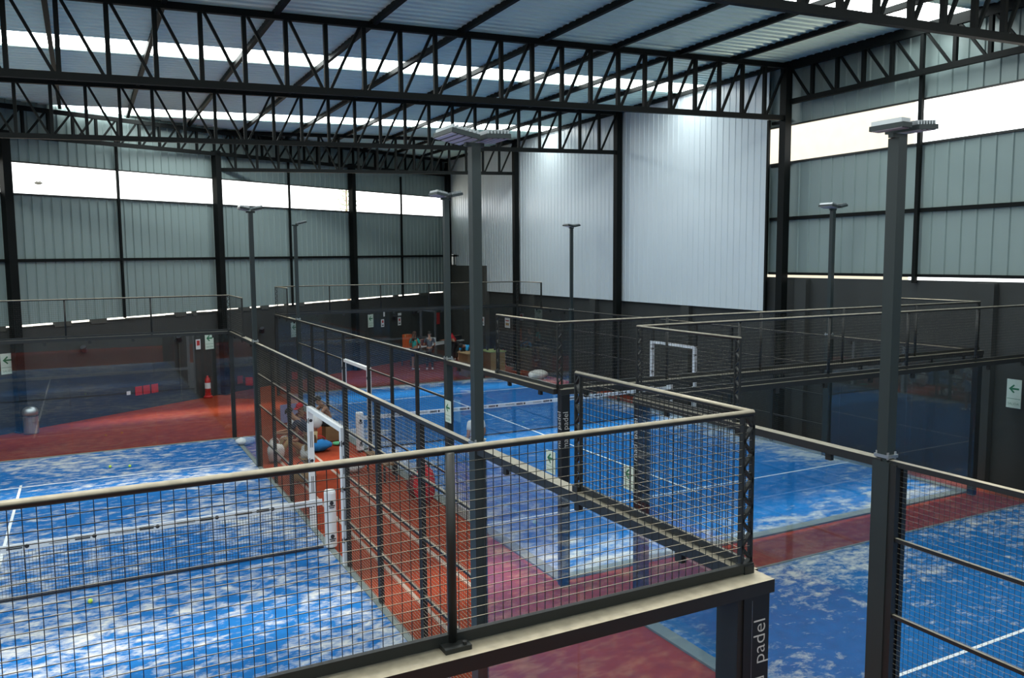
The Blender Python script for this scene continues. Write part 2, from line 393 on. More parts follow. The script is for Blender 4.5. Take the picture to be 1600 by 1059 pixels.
for s_, w, lb in ((-22.5, .24, 'leftmost thick black column of the back wall'), (-18.92, .07, 'thin black post between the two left thick columns of the back wall'), (-15., .24, 'thick black column of the back wall beside the white wall sign and extinguisher'),
               (-11.3, .07, 'thin black post of the back wall behind the slim light pole'), (-7.56, .24, 'thick black column in the right half of the back wall'), (-3.87, .07, 'thin black post of the back wall closest to the far corner'),):
    p = back(s_, 0, -.05 if w > .1 else .05)
    column(lb, p.x, p.y, w, 8.5+.9*(s_+27)/27 if w > .1 else 8.9, BT, 0 if w > .1 else 3.1)
tag(MB().bar(back(-29, 4.94, .06), back(.1, 5.13, .06), .07, .09).build('wall_girt', M['truss']), 'black horizontal girt across the grey back wall', 'wall girt')
tag(MB().bar((XW, REARY, 5.98), (XW, 13.6, 5.98), .07, .09).build('wall_girt', M['truss']), 'black girt halfway up the grey sheets of the right wall', 'wall girt')
tag(MB().bar((XW, REARY, 4.47), (XW, 13.6, 4.47), .06, .07).build('wall_girt', M['truss']), 'black girt along the foot of the right wall sheets', 'wall girt')
for z, lb in ((7.45, 'short black girt level with the sill of the open strip'), (8.62, 'short black girt just under the truss end beside the white lining')):
    tag(MB().bar((XW, 12.95, z), (XW, 13.6, z), .06, .08).build('wall_girt', M['truss']), lb, 'wall girt')
tag(MB().bar((XW-.1, 35.0, 5.12), (XW-.1, 36.4, 5.12), .06, .08).build('wall_girt', M['truss']), 'short black girt in the far corner beside the white lining', 'wall girt')

# ------------------------------------------------------------------ courts
class Line:
    def __init__(s, o, d, n): s.o = Vector((o[0], o[1], 0)); s.d = Vector((d[0], d[1], 0)); s.n = Vector((n[0], n[1], 0))
    def __call__(s, a, z, off=0.): return s.o + s.d*a + s.n*off + Vector((0,0,z))
def mesh_panel(ln, s0, s1, z0, z1, parent, r=.0017, off=0., sp=.05):
    mb = MB(); n = max(1, round((s1-s0)/sp)); m = max(1, round((z1-z0)/sp))
    for i in range(n+1): mb.tube(ln(s0+(s1-s0)*i/n, z0, off), ln(s0+(s1-s0)*i/n, z1, off), r, 4, cap=False)
    for j in range(m+1): mb.tube(ln(s0, z0+(z1-z0)*j/m, off+2*r), ln(s1, z0+(z1-z0)*j/m, off+2*r), r, 4, cap=False)
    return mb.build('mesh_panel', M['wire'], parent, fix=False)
def glass_pane(ln, s0, s1, z0, z1, parent):
    mb = MB(); mb.prism([(s0+.004, z0), (s1-.004, z0), (s1-.004, z1), (s0+.004, z1)], ln.o-ln.n*.006, ln.d, (0,0,1), ln.n, .012)
    return mb.build('glass_panel', M['glass'], parent)
def lattice(ln, s, z0, z1, parent, w=.075, off=0., sw=1):
    mb = MB(); a0, a1 = s, s+w*sw
    mb.bar(ln(a0, z0, off), ln(a0, z1, off), .03, .016, ln.d); mb.bar(ln(a1, z0, off), ln(a1, z1, off), .03, .012, ln.d)
    n = max(2, round((z1-z0)/.085))
    for i in range(n):
        za, zb = z0+(z1-z0)*i/n, z0+(z1-z0)*(i+1)/n
        p, q = (a0, a1) if i % 2 else (a1, a0)
        mb.bar(ln(p, za, off), ln(q, zb, off), .03, .014, ln.n.cross(ln(q, zb, off)-ln(p, za, off)))
    mb.box(*[tuple(min(a, b) for a, b in zip(ln(a0, z0, off-.04), ln(a1, z0+.05, off+.04))), tuple(max(a, b) for a, b in zip(ln(a0, z0, off-.04), ln(a1, z0+.05, off+.04)))])
    return mb.build('lattice_post', M['black'], parent)
def beam(ln, s0, s1, parent, off0=0., off1=.12, z=3.0, h=.08, clamps=True, name='beam', m='pale_top'):
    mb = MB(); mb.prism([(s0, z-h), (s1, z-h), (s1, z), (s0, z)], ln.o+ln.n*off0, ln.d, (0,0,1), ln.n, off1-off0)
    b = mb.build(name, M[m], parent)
    if clamps:
        n = max(1, int(abs(s1-s0)/1.0))
        for i in range(n):
            a = s0+(s1-s0)*(i+.5)/n
            MB().bar(ln(a-.035, z-h-.04, .0), ln(a+.035, z-h-.04, .0), .045, .08).build('glass_clamp', M['black'], parent)
    return b
def rail(ln, s0, s1, z, parent, r=.021, off=0., name='top_rail'):
    return MB().tube(ln(s0, z, off), ln(s1, z, off), r, 10).build(name, M['pale_top'], parent, smooth=True)
def corner_post(ln, s, parent, w=.2, dep=.15, off0=0., texts=(), sgn=-1):
    mb = MB(); a, b = sorted((s, s+sgn*w))
    mb.prism([(a, 0), (b, 0), (b, 2.92), (a, 2.92)], ln.o+ln.n*off0, ln.d, (0,0,1), ln.n, dep)
    p = mb.build('corner_post', M['post'], parent)
    mb = MB()
    for (o, x, y, size) in texts:
        for wd, dx in (('mad', -1.42), ('padel', 1.02)):
            l = add_text(MB(), wd, Vector(o)+Vector(x).normalized()*(dx*size), x, y, size).build('lettering', M['letter'], p, fix=False); l['label'] = 'pale lettering reading '+wd
    return p
def end_fence(name_label, ln, width, texts, parts_from=0., spacing=2.0, lat=(True, True), beam_off=(0., .16), wire=.0016, posts=True, foot=False):
    t = thing('court_fence', name_label, 'court fence', ln(width/2, 0))
    s0 = parts_from
    n = round((width-s0)/spacing)
    for i in range(n):
        a, b = s0+(width-s0)*i/n, s0+(width-s0)*(i+1)/n
        mesh_panel(ln, a, b, 3.06, 3.97, t, wire)
        glass_pane(ln, a, b, .04, 2.92, t)
        if i > 0:
            mb = MB().tube(ln(a, 3.0, .03), ln(a, 3.98, .03), .024, 8)
            q = mb.build('mesh_post', M['black'], t, smooth=True)
            if foot: MB().bar(ln(a-.07, 3.012, .05), ln(a+.07, 3.012, .05), .12, .024).tube(ln(a+.04, 3.02, .09), ln(a+.04, 3.04, .09), .012, 6).build('foot_plate', M['black'], q)
    rail(ln, s0, width, 3.985, t)
    MB().bar(ln(s0, 3.035, .02), ln(width, 3.035, .02), .03, .055).build('bottom_angle', M['black'], t)
    beam(ln, s0, width+.04, t, *beam_off)
    if lat[0]: lattice(ln, s0, 3., 3.98, t, off=.0)
    if lat[1]: lattice(ln, width, 3., 3.98, t, off=.0, sw=-1)
    return t
def side_fence(label, ln, length, poles, posts, door, step_ends, rails=(.75, 1.5, 2.25), lo=0., wire=.0016, glass_joint=2.0, lat_off=0.):
    """ln runs from the near corner (s=0) to the far one; glass up to the poles, wire mesh between them"""
    t = thing('court_fence', label, 'court fence', ln(length/2, 0))
    for (a, b, which) in ((0, poles[0], 0), (poles[1], length, 1)):
        if which not in step_ends: continue
        m = (a+b)/2
        if b > lo:
            glass_pane(ln, a, m, .04, 2.92, t); glass_pane(ln, m, b, .04, 2.92, t)
            beam(ln, a, b, t, -.05, .07)
            p0, p1 = (a, a+2.) if which == 0 else (b-2., b)
            mesh_panel(ln, p0, p1, 3.06, 3.97, t, wire); rail(ln, p0, p1, 3.985, t, .019)
            MB().bar(ln(p0, 3.035, .01), ln(p1, 3.035, .01), .03, .05).build('bottom_angle', M['black'], t)
            lattice(ln, p1 if which == 0 else p0, 3., 3.98, t, sw=-1 if which == 0 else 1)
    allp = sorted(set([poles[0]+.06]+[q for q in posts]+[poles[1]-.06]))
    d0, d1 = door if door else (None, None)
    for p in posts: MB().bar(ln(p, 0, .03), ln(p, 2.97, .03), .06, .085, ln.d).build('mesh_post', M['black'], t)
    for a, b in zip(allp, allp[1:]):
        if door and abs(a-d0) < .2 and abs(b-d1) < .2: mesh_panel(ln, a, b, 2.25, 2.96, t, wire)
        else:
            mesh_panel(ln, a, b, .03, 2.96, t, wire)
            for z in rails: MB().bar(ln(a, z, .025), ln(b, z, .025), .03, .035).build('mid_rail', M['pale_top'], t)
    if door: MB().bar(ln(d0, 2.25, .025), ln(d1, 2.25, .025), .03, .035).build('mid_rail', M['pale_top'], t)
    beam(ln, poles[0], poles[1], t, -.02, .045, z=3.0, h=.05, clamps=False, name='top_rail')
    return t
def logo(mb, o, x, y, n, s):
    """illegible sponsor print: a round badge with short strokes under it"""
    o, x, y, n = Vector(o), Vector(x), Vector(y), Vector(n)
    mb.prism([(s*.5*math.cos(a*PI/8), s*.5*math.sin(a*PI/8)) for a in range(16)], o, x, y, n, .002)
    for k, w in ((0, 1.6), (1, 1.2)): mb.prism([(-s*w/2, -s*(.8+.45*k)), (s*w/2, -s*(.8+.45*k)), (s*w/2, -s*(.55+.45*k)), (-s*w/2, -s*(.55+.45*k))], o, x, y, n, .002)
def band_logo(mb, o, x, y, n, s):
    o, x, y, n = Vector(o), Vector(x), Vector(y), Vector(n)
    mb.prism([(s*.5*math.cos(a*PI/8), s*.5*math.sin(a*PI/8)) for a in range(16)], o, x, y, n, .002)
    for k in range(2): mb.prism([(-s*4.2, s*(.05-.45*k)), (-s*.9, s*(.05-.45*k)), (-s*.9, s*(.38-.45*k)), (-s*4.2, s*(.38-.45*k))], o, x, y, n, .002)
def door_frame(label, x, y0, y1, side, h=2.2):
    t = thing('padded_door_frame', label, 'door frame', (x, (y0+y1)/2, 0))
    for y in (y0, y1):
        p = MB().box((x-.048, y-.05, 0), (x+.048, y+.05, h)).build('post_pad', M['white'], t)
        for z in (h-.18, h*.58, h*.2):
            mb = MB(); logo(mb, (x, y-.0505, z), (0,0,-1), (1,0,0), (0,-1,0), .06); mb.build('print', M['ink'], p)
        for z in (h*.76, h*.38):
            mb = MB()
            for q in (-.015, .015): mb.box((x+q-.006, y-.0525, z-.15), (x+q+.006, y-.0505, z+.15))
            mb.build('print', M['ink'], p)
    MB().box((x-.048, y0-.05, h), (x+.048, y1+.05, h+.075)).build('lintel_pad', M['white'], t)
def net(label, x0, x1, y, zs, posts, mid=.84):
    t = thing('padel_net', label, 'padel net', ((x0+x1)/2, y, 0))
    top = lambda x: zs - (zs-mid)*(1-abs((x-(x0+x1)/2)/((x1-x0)/2)))
    mb = MB(); n = int((x1-x0)/.045)
    for i in range(n+1):
        x = x0+(x1-x0)*i/n; mb.tube((x, y, .03), (x, y, top(x)-.05), .0026, 4, cap=False)
    for j in range(17):
        z = .03+j*.045
        mb.tube((x0, y, z), (x1, y, z), .0026, 4, cap=False)
    mb.build('net_mesh', M['black'], t, fix=False)
    MB().bar((x0, y, .025), (x1, y, .025), .02, .03).build('bottom_cord', M['ink'], t)
    mb = MB(); k = 20
    for i in range(k):
        a, b = x0+(x1-x0)*i/k, x0+(x1-x0)*(i+1)/k
        mb.bar((a, y, top(a)-.05), (b, y, top(b)-.05), .03, .10)
    bd = mb.build('top_band', M['white'], t)
    x = x0+.35
    while x < x1-.2:
        mb = MB()
        band_logo(mb, (x, y-.0155, top(x)-.045), (1,0,0), (0,0,1), (0,-1,0), .062)
        for q in (-.012, .014): mb.box((x+.28, y-.0172, top(x)-.045+q-.004), (x+.55, y-.0155, top(x)-.045+q+.004))
        x += .88; mb.build('band_print', M['ink'], bd)
    for x in posts:
        p = MB().lathe((x, y-.06, 0), [(.095, .04), (.1, .06), (.1, .98), (.09, 1.02), (.05, 1.03)], 20).build('net_post', M['white'], t, smooth=False)
        for z in (.82, .24):
            mb = MB(); logo(mb, (x, y-.165, z), (1,0,0), (0,0,1), (0,-1,0), .07); mb.build('print', M['ink'], p)
        MB().lathe((x, y-.06, 0), [(.06, 0), (.06, .05)], 12).build('foot', M['black'], p)
    return t
def turf(label, m, x0, x1, y0, y1, ny, kerb, lines_y, kf=None):
    t = tag(MB().box((x0, y0, -.015), (x1, y1, 0)).build('court_turf', M[m]), label, 'artificial turf')
    for ly in lines_y: MB().box((x0, ly-.025, 0), (x1, ly+.025, .003)).build('service_line', M['line'], t)
    xm = (x0+x1)/2; MB().box((xm-.025, lines_y[0]-.2, 0), (xm+.025, lines_y[1]+.2, .003)).build('centre_line', M['line'], t)
    mb = MB(); k = kerb
    kf = kf or k; mb.box((x0-k, y0-k, -.018), (x0, y1+kf, .012)); mb.box((x1, y0-k, -.018), (x1+k, y1+kf, .012)); mb.box((x0, y0-k, -.018), (x1, y0, .012)); mb.box((x0, y1, -.018), (x1, y1+kf, .012))
    mb.build('kerb', M['kerb'], t)
    return t
turf('sand-streaked blue turf of the left court with three yellow balls', 'turfL', -9.94, -.06, .08, 19.84, 10, .1, (3.03, 16.95))
turf('deep blue turf of the middle court, sandy only along its edges', 'turfM', 2.88, 12.56, 6.98, 26.6, 16.8, .2, (9.72, 23.7))
turf('blue turf of the near right court cut by the picture edge', 'turfR', 3.12, 12.95, -8.8, 5.68, -4.4, .2, (-8.0, 2.42), .04)

# --- left court
LN = Line((-10, -.0), (1, 0), (0, -1))
tL = end_fence('near end fence of the left court, pale-topped rail and wire mesh filling the foreground', LN, 10, None, foot=True, wire=.0024, beam_off=(-.02, .17))
corner_post(LN, 10.0, tL, .2, .17, texts=[((-.072, -.1715, 2.50), (0,0,1), (-1,0,0), .135)])
MB().box((-.137, -.1712, 0), (-.135, -.17, 2.90)).build('groove', M['steel'], bpy.data.objects['corner_post'])
MB().box((-.24, -.16, 0), (-.2, .02, 2.92)).build('glass_channel', M['black'], tL)
lx = Line((0, 0), (0, 1), (1, 0))
side_fence('side fence of the left court along the orange corridor', lx, 19.9, (3.92, 16.3), [5.62, 7.3, 8.9, 11.2, 12.98, 14.55], (8.9, 11.2), (0, 1), wire=.0026)
LF = Line((-10, 19.92), (1, 0), (0, 1))
tF = end_fence('far end fence of the left court, glass before the grey back wall', LF, 10, None)
MB().box((-.06, 19.9, 0), (.04, 20.0, 2.95)).build('corner_post', M['black'], tF)
door_frame('white padded door frame in the side fence of the left court', 0.0, 8.98, 11.12, 1)
net('white-banded net of the left court behind the foreground mesh', -10.1, -.12, 9.95, .87, (-10.1, .0))
# --- middle court
MX = 2.61; M0 = 6.68
mN = Line((MX, M0), (1, 0), (0, -1))
tM = end_fence('near end fence of the middle court with lettered corner post', mN, 10, None, beam_off=(-.03, .11))
corner_post(mN, 0., tM, .14, .12, texts=[((MX+.07, M0-.1212, 2.40), (0,0,1), (-1,0,0), .13), ((MX-.0012, M0-.05, 2.40), (0,0,1), (0,1,0), .13)], sgn=1)
MB().box((MX+9.86, M0-.12, 0), (MX+10.0, M0, 2.92)).build('corner_post', M['post'], tM)
ml = Line((MX, M0), (0, 1), (-1, 0))
side_fence('left side fence of the middle court beyond the corridor', ml, 20, (10.79-M0, 23.2-M0), [12.4-M0, 14.0-M0, 15.72-M0, 17.9-M0, 19.7-M0, 21.3-M0], (15.72-M0, 17.9-M0), (0, 1))
mF = Line((MX, M0+20), (1, 0), (0, 1))
tq = end_fence('far end fence of the middle court in front of the standing people', mF, 10, None, beam_off=(0, .06))
MB().box((MX-.05, M0+19.95, 0), (MX+.06, M0+20.06, 2.95)).build('corner_post', M['black'], tq)
MB().box((MX+9.94, M0+19.95, 0), (MX+10.05, M0+20.06, 2.95)).build('corner_post', M['black'], tq)
mr = Line((MX+10, M0), (0, 1), (1, 0))
side_fence('right side fence of the middle court close to the dark wall', mr, 20, (10.45-M0, 22.43-M0), [12.3-M0, 13.9-M0, 15.42-M0, 17.5-M0, 19.4-M0, 20.9-M0], (15.42-M0, 17.5-M0), (0, 1))
door_frame('white padded door frame on the corridor side of the middle court', MX, 15.8, 17.98, 1)
door_frame('white padded door frame across the middle court near the dark wall', MX+10, 15.42, 17.5, 1)
net('white-banded net of the middle court', MX+.1, MX+9.95, 16.68, .90, (MX-.02, MX+10.02), mid=.86)
# --- right court
RX = 3.17; R1 = 5.48
rF = Line((RX, R1), (1, 0), (0, 1))
tR = end_fence('far end fence of the near right court with a green sign on its post', rF, 9.45, None, spacing=1.89, beam_off=(-.02, .08))
corner_post(rF, 0., tR, .16, .16, off0=-.10, texts=[((RX-.0012, R1+.02, 2.42), (0,0,1), (0,1,0), .14)], sgn=1)
MB().box((RX+9.4, R1-.05, 0), (RX+9.52, R1+.07, 2.92)).build('corner_post', M['black'], tR)
rl = Line((RX, R1-20), (0, 1), (-1, 0))
side_fence('side fence of the near right court running out of the picture', rl, 20, (9.0, 1.5-R1+20), [15.9-1.6*k for k in range(1, 4)]+[15.9], None, (1,))

# ------------------------------------------------------------------ light poles
def light_pole(label, x, y, heads, w=.1, h=6.08, stub=True):
    t = thing('light_pole', label, 'light pole', (x, y, 0))
    MB().box((x-w/2, y-w/2, 0), (x+w/2, y+w/2, h-.04)).build('pole_shaft', M['pole'], t)
    if stub: MB().box((x-w*.62, y-w*.8, 0), (x+w*.62, y+w*.8, 2.98)).build('lower_sleeve', M['pole'], t)
    mb = MB(); mb.bar((x-.07, y, 3.03), (x+.07, y, 3.03), .16, .03)
    for a, b in ((-.05, -.06), (.05, -.06), (-.05, .06), (.05, .06)): mb.tube((x+a, y+b, 3.0), (x+a, y+b, 3.07), .012, 6)
    mb.build('collar', M['steel'], t)
    MB().bar((x-.1, y, h-.02), (x+.1, y, h-.02), .05, .04).build('crossbar', M['pole'], t)
    for sx, tilt, wid, dep in heads:
        c = Vector((x+sx*(.05+wid/2), y, h+.03)); u = Vector((math.cos(tilt)*sx, 0, math.sin(tilt))); v = Vector((0, 1, 0)); nrm = v.cross(u) if sx < 0 else u.cross(v)
        if nrm.z < 0: nrm = -nrm
        hd = MB().prism([(-wid/2, -dep/2), (wid/2, -dep/2), (wid/2, dep/2), (-wid/2, dep/2)], c, u, v, nrm, .045).build('lamp_head', M['pole'], t)
        mb = MB()
        for i in range(7):
            a = -wid/2+wid*(i+.5)/7; mb.prism([(a-.008, -dep/2+.02), (a+.008, -dep/2+.02), (a+.008, dep/2-.02), (a-.008, dep/2-.02)], c+nrm*.045, u, v, nrm, .04)
        mb.build('cooling_fins', M['steel'], hd)
        mb = MB()
        for i in range(4):
            a = -wid/2+wid*(i+.5)/4; e = wid/8-.012
            mb.prism([(a-e, -dep/2+.02), (a+e, -dep/2+.02), (a+e, dep/2-.02), (a-e, dep/2-.02)], c-nrm*.006, u, v, nrm, .006)
        mb.build('lens', M['lens'], hd)
    return t
H2 = [(-1, .2, .22, .42), (1, .2, .22, .42)]
light_pole('tall grey light pole in the picture centre at the corridor fence', 0.0, 3.92, [(-1, .18, .30, .48), (1, .05, .26, .42)])
light_pole('grey light pole at the far end of the left court side fence', 0.0, 16.3, H2)
light_pole('grey light pole with an exit sign at the middle court corridor fence', MX, 10.79, H2)
light_pole('slim light pole at the far end of the middle court corridor fence', MX, 23.2, [(1, .25, .3, .36)])
light_pole('slim light pole before the white wall lining', MX+10, 22.43, H2)
light_pole('grey light pole before the bare sheets of the right wall', MX+10, 10.45, H2)
light_pole('thick light pole at the right with its lamp against the sky', RX, 1.5, [(-1, .02, .12, .36), (1, .08, .27, .36)], w=.115, h=6.04)
MB().box((RX+.075, 1.36, 0), (RX+.135, 1.44, 2.95)).build('fence_flange', M['black'], bpy.data.objects['light_pole.006'])

# ------------------------------------------------------------------ signs
ARROW = [(-.36, 0), (-.02, .34), (.06, .26), (-.12, .07), (.36, .07), (.36, -.07), (-.12, -.07), (.06, -.26), (-.02, -.34)]
def exit_sign(label, c, x, w=.36, h=.6, grp=None, split=True):
    c = Vector(c); x = Vector(x).normalized(); z = Vector((0,0,1)); n = x.cross(z)
    t = thing('exit_sign', label, 'exit sign', c)
    MB().prism([(-w/2, -h/2), (w/2, -h/2), (w/2, h/2), (-w/2, h/2)], c, x, z, n, .012).build('board', M['signwhite'], t)
    MB().prism([(a*w*.98, b*w*.9) for a, b in ARROW], c+z*(h*.17)+n*.012, x, z, n, .002).build('arrow', M['signgreen'], t)
    mb = MB(); add_text(mb, 'SALIDA', c-z*(h*.36)+n*.013, x, z, w*.24)
    mb.prism([(-w*.46, -h*.185), (w*.46, -h*.185), (w*.46, -h*.17), (-w*.46, -h*.17)], c+n*.012, x, z, n, .001)
    mb.build('wording', M['signgreen'], t, fix=False)
for s_, z, lb in ((-22.72, 2.02, 'green arrow exit sign on the wall at the left edge of the photo'), (-15.53, 2.03, 'green arrow exit sign beside the small red wall sign'),
                  (-11.22, 2.1, 'green arrow exit sign behind the glass corner of the middle court'), (-6.32, 2.13, 'green arrow exit sign above the table in the far corner')):
    exit_sign(lb, back(s_, z, .1), BD, .38, .6)
exit_sign('exit sign hung on the light pole of the middle court', (MX-.09, 10.60, 2.03), (0, -1, 0), .26, .42)
exit_sign('exit sign on the lettered corner post of the middle court', (MX-.02, M0+.16, 1.86), (0, -1, 0), .26, .34)
exit_sign('exit sign on the corner post of the near right court', (RX-.02, R1+.13, 1.83), (0, -1, 0), .24, .34)
exit_sign('exit sign on the dark right wall at the right edge of the photo', (XW-.17, 6.45, 2.05), (0, -1, 0), .3, .6)
def plate(name, label, cat, c, x, w, h, m, parts=()):
    c = Vector(c); x = Vector(x).normalized(); z = Vector((0,0,1)); n = x.cross(z)
    t = MB().prism([(-w/2, -h/2), (w/2, -h/2), (w/2, h/2), (-w/2, h/2)], c, x, z, n, .01).build(name, M[m])
    for nm, (a, b, w2, h2), mm in parts: MB().prism([(a-w2/2, b-h2/2), (a+w2/2, b-h2/2), (a+w2/2, b+h2/2), (a-w2/2, b+h2/2)], c+n*.01, x, z, n, .003).build(nm, M[mm], t)
    return tag(t, label, cat)
fs = [('pictogram', (0, .07, .12, .12), 'signred'), ('caption', (0, -.1, .14, .05), 'ink')]
plate('safety_sign', 'small white and red safety sign above the left extinguisher', 'sign', back(-16.03, 1.95, .1), BD, .2, .36, 'white', [('pictogram', (0, .05, .13, .18), 'signred')])
plate('safety_sign', 'small pale sign under a white box right of the corner exit sign', 'sign', back(-5.44, 1.96, .1), BD, .22, .36, 'white', fs)
plate('safety_sign', 'small pale sign under a grey emergency light near the table', 'sign', back(-4.14, 1.96, .1), BD, .24, .40, 'white', fs)
plate('safety_sign', 'red notice on the far corner wall beside the pole', 'sign', back(-.83, 1.88, .1), BD, .28, .6, 'signred')
plate('safety_sign', 'pale notice on the concrete block in the far corner', 'sign', (XR-.02, 31.95, 1.95), (0, -1, 0), .3, .42, 'white', fs)
plate('safety_sign', 'pale pink notice above the extinguisher by the right wall', 'sign', (XW-.02, 29.78, 2.0), (0, -1, 0), .5, .45, 'white', [('pictogram', (0, .1, .34, .05), 'signred'), ('caption', (0, -.06, .34, .12), 'tan')])
plate('wall_plate', 'small white socket plate low on the back wall', 'wall plate', back(-18.9, .6, .1), BD, .14, .12, 'white')
for s_, z, lb in ((-18.52, .62, 'red square plate beside the white socket plate'), (-18.22, .62, 'dull red square plate between two brighter ones'), (-17.9, .62, 'red square plate at the right of a row of three'), (-14.17, .42, 'red square plate seen through the court corner glass')):
    plate('red_plate', lb, 'wall plate', back(s_, z, .1), BD, .26, .3, 'signred' )
plate('emergency_light', 'small grey emergency light above a pale sign', 'emergency light', back(-4.14, 2.3, .08), BD, .26, .12, 'white')
plate('emergency_light', 'narrow white box on the wall right of the corner exit sign', 'emergency light', back(-5.34, 2.38, .08), BD, .1, .22, 'white')
for s_, z, lb in ((-20.41, 2.18, 'small black wall lamp between the left exit sign and the column'), (-16.87, 2.2, 'small black wall lamp beside the red safety sign'), (-13.04, 2.2, 'small black wall lamp beyond the left court corner'), (-4.62, 2.15, 'small black wall lamp above the table'), (-3.0, 2.3, 'small black wall lamp close to the far corner')):
    t = thing('wall_lamp', lb, 'wall lamp', back(s_, z, .1))
    MB().bar(back(s_, z, .12), back(s_, z, .02), .1, .1).build('wall_mount', M['ink'], t)
    MB().tube(back(s_, z-.05, -.02), back(s_-.1, z+.12, -.08), .07, 10, .09).build('lamp_shade', M['ink'], t)
tag(MB().tube(back(-16.85, .05, .08), back(-16.85, 2.15, .08), .02, 8).build('conduit', M['concrete_raw']), 'grey vertical conduit on the back wall left of the extinguisher', 'conduit')

def extinguisher(label, p):
    t = thing('fire_extinguisher', label, 'fire extinguisher', p); p = Vector(p)
    MB().lathe(p, [(.09, .18), (.1, .2), (.1, .62), (.08, .70), (.035, .75), (.035, .8)], 18).build('cylinder_body', M['red'], t, smooth=True)
    MB().lathe(p, [(.16, 0), (.16, .05), (.11, .09), (.11, .18)], 18).build('stand', M['red'], t)
    MB().lathe(p, [(.102, .34), (.102, .55)], 18).build('body_label', M['white'], t)
    MB().bar(p+Vector((-.09, 0, .84)), p+Vector((.05, 0, .82)), .03, .04).build('valve_handle', M['ink'], t)
    MB().path([p+Vector(q) for q in ((.03, 0, .8), (.13, 0, .76), (.14, 0, .5), (.115, -.02, .36))], .014, 8).build('hose', M['ink'], t)
extinguisher('red fire extinguisher on a floor stand against the back wall', back(-15.85, 0, -.1))
extinguisher('red fire extinguisher by the right wall under the pink notice', (XW-.3, 29.7, 0))
t = thing('trash_bin', 'grey steel trash bin with domed lid beside the leftmost column', 'trash bin', back(-22.5, 0, -.5)); p = back(-22.5, 0, -.5)
MB().lathe(p, [(.19, 0), (.2, .02), (.2, .52), (.19, .53)], 24).build('bin_body', M['steel'], t, smooth=False)
MB().lathe(p, [(.205, .53), (.205, .6), (.21, .62), (.18, .72), (.1, .78), (.02, .8)], 24).build('lid', M['steel'], t, smooth=True)
MB().lathe(p, [(.2055, .5), (.2055, .545)], 24).build('band', M['ink'], t)

# ------------------------------------------------------------------ balls
for (x, y, lb) in ((-3.2, 17.9, 'left one of two yellow balls beyond the net'), (-2.78, 17.73, 'right one of two yellow balls beyond the net'), (-3.69, 9.33, 'yellow ball on the near side of the net')):
    b = MB().ball((x, y, .034), .034, 20).build('padel_ball', M['ballgreen'], smooth=True); tag(b, lb, 'ball')
    mb = MB(); pts = [Vector((x, y, .034)) + Vector((math.cos(a)*.0338, math.sin(a)*.03, .012*math.sin(2*a)+.006)) for a in [2*PI*i/24 for i in range(25)]]
    mb.path(pts, .0016, 5).build('seam', M['line'], b)

# ------------------------------------------------------------------ people
def skin_mesh(name, verts, edges, m, parent, sub=1, root=0):
    off = Vector((0,0,0)); q = parent
    while q is not None: off += q.location; q = q.parent
    me = bpy.data.meshes.new(name); me.from_pydata([tuple(Vector(v[:3])-off) for v in verts], edges, [])
    o = bpy.data.objects.new(name, me); COL.objects.link(o)
    md = o.modifiers.new('skin', 'SKIN'); md.use_smooth_shade = True; md.branch_smoothing = .3
    for i, v in enumerate(verts):
        sv = me.skin_vertices[0].data[i]; r = v[3]
        sv.radius = (r, r) if not isinstance(r, tuple) else r
        sv.use_root = (i == root)
    ss = o.modifiers.new('smooth', 'SUBSURF'); ss.levels = sub; ss.render_levels = sub
    bpy.context.view_layer.update()
    nm = bpy.data.meshes.new_from_object(o.evaluated_get(bpy.context.evaluated_depsgraph_get()))
    o.modifiers.clear(); o.data = nm; bpy.data.meshes.remove(me); nm.name = name
    nm.materials.clear(); nm.materials.append(m)
    nm.polygons.foreach_set('use_smooth', [True]*len(nm.polygons))
    o.parent = parent
    return o
